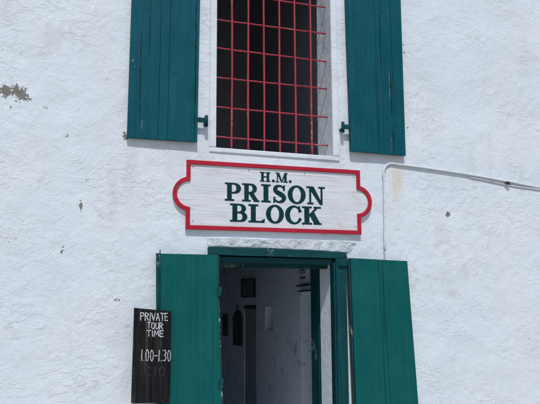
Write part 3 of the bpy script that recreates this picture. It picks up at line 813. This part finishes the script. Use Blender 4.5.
# ------------------------------------------------------------------ conduit
def conduit():
    r = .0098; y = -.022
    pts = []
    pb = at(385.4, 262, y); pt_ = at(383.6, 176, y)
    z = .1
    x_b = pb.x+(pb.x-pt_.x)/(pt_.z-pb.z)*(0)
    pts += [Vector((pb.x+.002, y, .1)), Vector((pb.x, y, pb.z))]
    for k in range(1, 8): pts.append(pb.lerp(pt_, k/8)+Vector((random.uniform(-.002, .002), 0, 0)))
    pts.append(pt_)
    c_ = [at(383.8, 170.5, y), at(385.6, 166.6, y), at(388.6, 164.0, y), at(392.5, 163.2, y), at(396, 163.9, y)]
    pts += c_
    for (px, py) in ((412, 166.0), (430, 168.6), (455, 172.2), (480, 176.2), (500, 179.8), (520, 183.4), (541, 187.0), (570, 191.6), (620, 199)):
        pts.append(at(px, py, y+random.uniform(-.002, .002)))
    P2 = []
    P = [pts[0]]+pts+[pts[-1]]
    for i in range(1, len(P)-2):
        for k in range(6):
            t = k/6
            P2.append(.5*((2*P[i])+(-P[i-1]+P[i+1])*t+(2*P[i-1]-5*P[i]+4*P[i+1]-P[i+2])*t*t+(-P[i-1]+3*P[i]-3*P[i+1]+P[i+2])*t**3))
    P2.append(P[-2])
    CO = empty('conduit', (pb.x, y, pb.z), 'thin white painted pipe climbing beside the sign then sloping right along the wall', 'pipe')
    def hug(P, off):
        for p in P:
            if p.x > pb.x+.03: p.y = -float(fdisp(np.array([p.x]), np.array([p.z]))[0])-off
        return P
    P2 = hug(P2, .013)
    MB().tube(P2, [.0072 if p.z < pt_.z else r for p in P2], 12).build('pipe', M['pipe'], CO)
    # a thin cable clipped under the run
    cb = [at(px, py+2.9+.5*math.sin(px*.09), -.016) for px, py in ((470, 174.6), (480, 176.2), (490, 178), (500, 179.8), (510, 181.6), (520, 183.4), (530, 185.1), (541, 187.0), (570, 191.6), (620, 199))]
    MB().tube(hug(cb, .008), .0055, 8).build('cable', M['pipe'], CO)
    for px, py, mt in ((508, 181.8, 'screw'),):
        a = at(px, py, y)
        m = MB()
        if px < 400: m.box((a.x-.024, -.030, a.z-.008), (a.x+.024, .0, a.z+.008), .002)
        else: m.box((a.x-.010, -.034, a.z-.022), (a.x+.010, .0, a.z+.002), .003)
        if mt == 'screw': m.tube([(a.x-.03, -.018, a.z-.014), (a.x+.028, -.022, a.z-.026)], .005, 8)
        m.build('clip', M[mt], CO)
conduit()

# ------------------------------------------------------------------ things on the passage wall
def wallrect(m, px0, py0, px1, py1, x, t, bev=.003):
    """box on the right passage wall; pixel corners read on the wall plane; thickness t towards -x"""
    ya, yb = yx(px0), yx(px1); a = zx((px0+px1)/2, py0); b = zx((px0+px1)/2, py1)
    m.box((x-t, min(ya, yb), min(a, b)), (x, max(ya, yb), max(a, b)), bev)
XP = XRW-.006
p0 = atx(249, 288, XRW)
PF = empty('picture_frame', p0, 'small dark framed notice high on the passage wall above the inner doorway', 'picture')
m = MB()
wallrect(m, 242.4, 278.6, 244.0, 297.4, XP, .016); wallrect(m, 254.4, 278.6, 256.0, 297.4, XP, .016)
wallrect(m, 244.2, 278.6, 254.2, 280.6, XP, .016); wallrect(m, 244.2, 295.4, 254.2, 297.4, XP, .016)
m.build('frame', M['black_frame'], PF)
m = MB(); wallrect(m, 244.0, 280.5, 254.4, 295.5, XP-.003, .01, 0); m.build('print', M['paper'], PF)
m = MB()
for k, (a, b) in enumerate(((246, 253), (245.6, 252.6), (246.6, 251.8), (246, 252.4))):
    wallrect(m, a, 283.0+k*3, b, 284.0+k*3, XP-.0135, .001, 0)
m.build('text_line', M['ink'], PF)
# arched plaque
p0 = atx(238.5, 325, XRW)
m = MB()
ya, yb = yx(242.8), yx(234.4); zt_, zb_ = zx(238.5, 316), zx(238.5, 345.5); zc = zx(238.5, 308)
ym = (ya+yb)/2; hw = (yb-ya)/2
prof = [(ya, zb_), (yb, zb_), (yb, zt_)]
for k in range(0, 13):
    t = math.pi*k/12
    prof.append((ym+hw*.78*math.cos(t), zt_+(zc-zt_)*.75*math.sin(t)))
prof.append((ya, zt_))
fr_ = [m.bm.verts.new((XP-.014, y, z)) for y, z in prof]; bk_ = [m.bm.verts.new((XP, y, z)) for y, z in prof]
m.bm.faces.new(fr_); m.bm.faces.new(bk_[::-1])
for i in range(len(prof)): m.bm.faces.new((fr_[i], bk_[i], bk_[(i+1) % len(prof)], fr_[(i+1) % len(prof)]))
PQ = empty('wall_plaque', p0, 'dark hanging plaque with an arched top on the passage wall left of the inner doorway', 'plaque')
m.build('plate', M['dark_plaque'], PQ)
m = MB(); wallrect(m, 236.0, 319, 241.2, 342, XP-.0145, .004, .001); m.build('panel', M['black_frame'], PQ)
m = MB(); m.tube([(XP-.012, ym-.02, zc-.01), (XP-.012, ym, zc+.05), (XP-.012, ym+.02, zc-.01)], .005, 6); m.build('hook', M['black_frame'], PQ)
# faint frame at far left
m = MB(); wallrect(m, 224.0, 314, 228.4, 336, XP, .012)
tag(m.build('notice_board', M['dark_plaque']), 'faint dark panel deepest in the passage next to the left door leaf', 'panel')
# white notice above the side opening
NB = empty('notice_sign', atx(305, 272, XRW), 'small pale notice with two framed lines above the side opening inside the doorway', 'sign')
m = MB(); wallrect(m, 301.4, 262.5, 309.5, 283.5, XP, .02); m.build('board', M['notice'], NB)
m = MB()
for (a, b, c_, d_) in ((302.4, 267.2, 308.2, 268.0), (302.4, 272.4, 308.2, 273.2), (302.4, 268.1, 302.9, 272.3), (307.7, 268.1, 308.2, 272.3), (303.6, 269.4, 307.0, 271.2), (302.6, 276.6, 308.2, 278.8)):
    wallrect(m, a, b, c_, d_, XP-.0205, .001, 0)
m.build('text_line', M['ink'], NB)
m = MB(); wallrect(m, 300.9, 284.6, 311.5, 286.2, XP, .05, .003)
wallrect(m, 300.9, 290.2, 311.5, 291.6, XP, .03, .003)
m.build('side_lintel', M['dark_wood'], B)

# ------------------------------------------------------------------ ground
MB().box((-60, -70, -.3), (60, -.001, -.0)).build('ground', M['paving'])
bpy.data.objects['ground']['kind'] = 'structure'
MB().box((-60, .001, -.3), (60, 60, -.004)).build('terrain', M['paving'])
bpy.data.objects['terrain']['kind'] = 'structure'
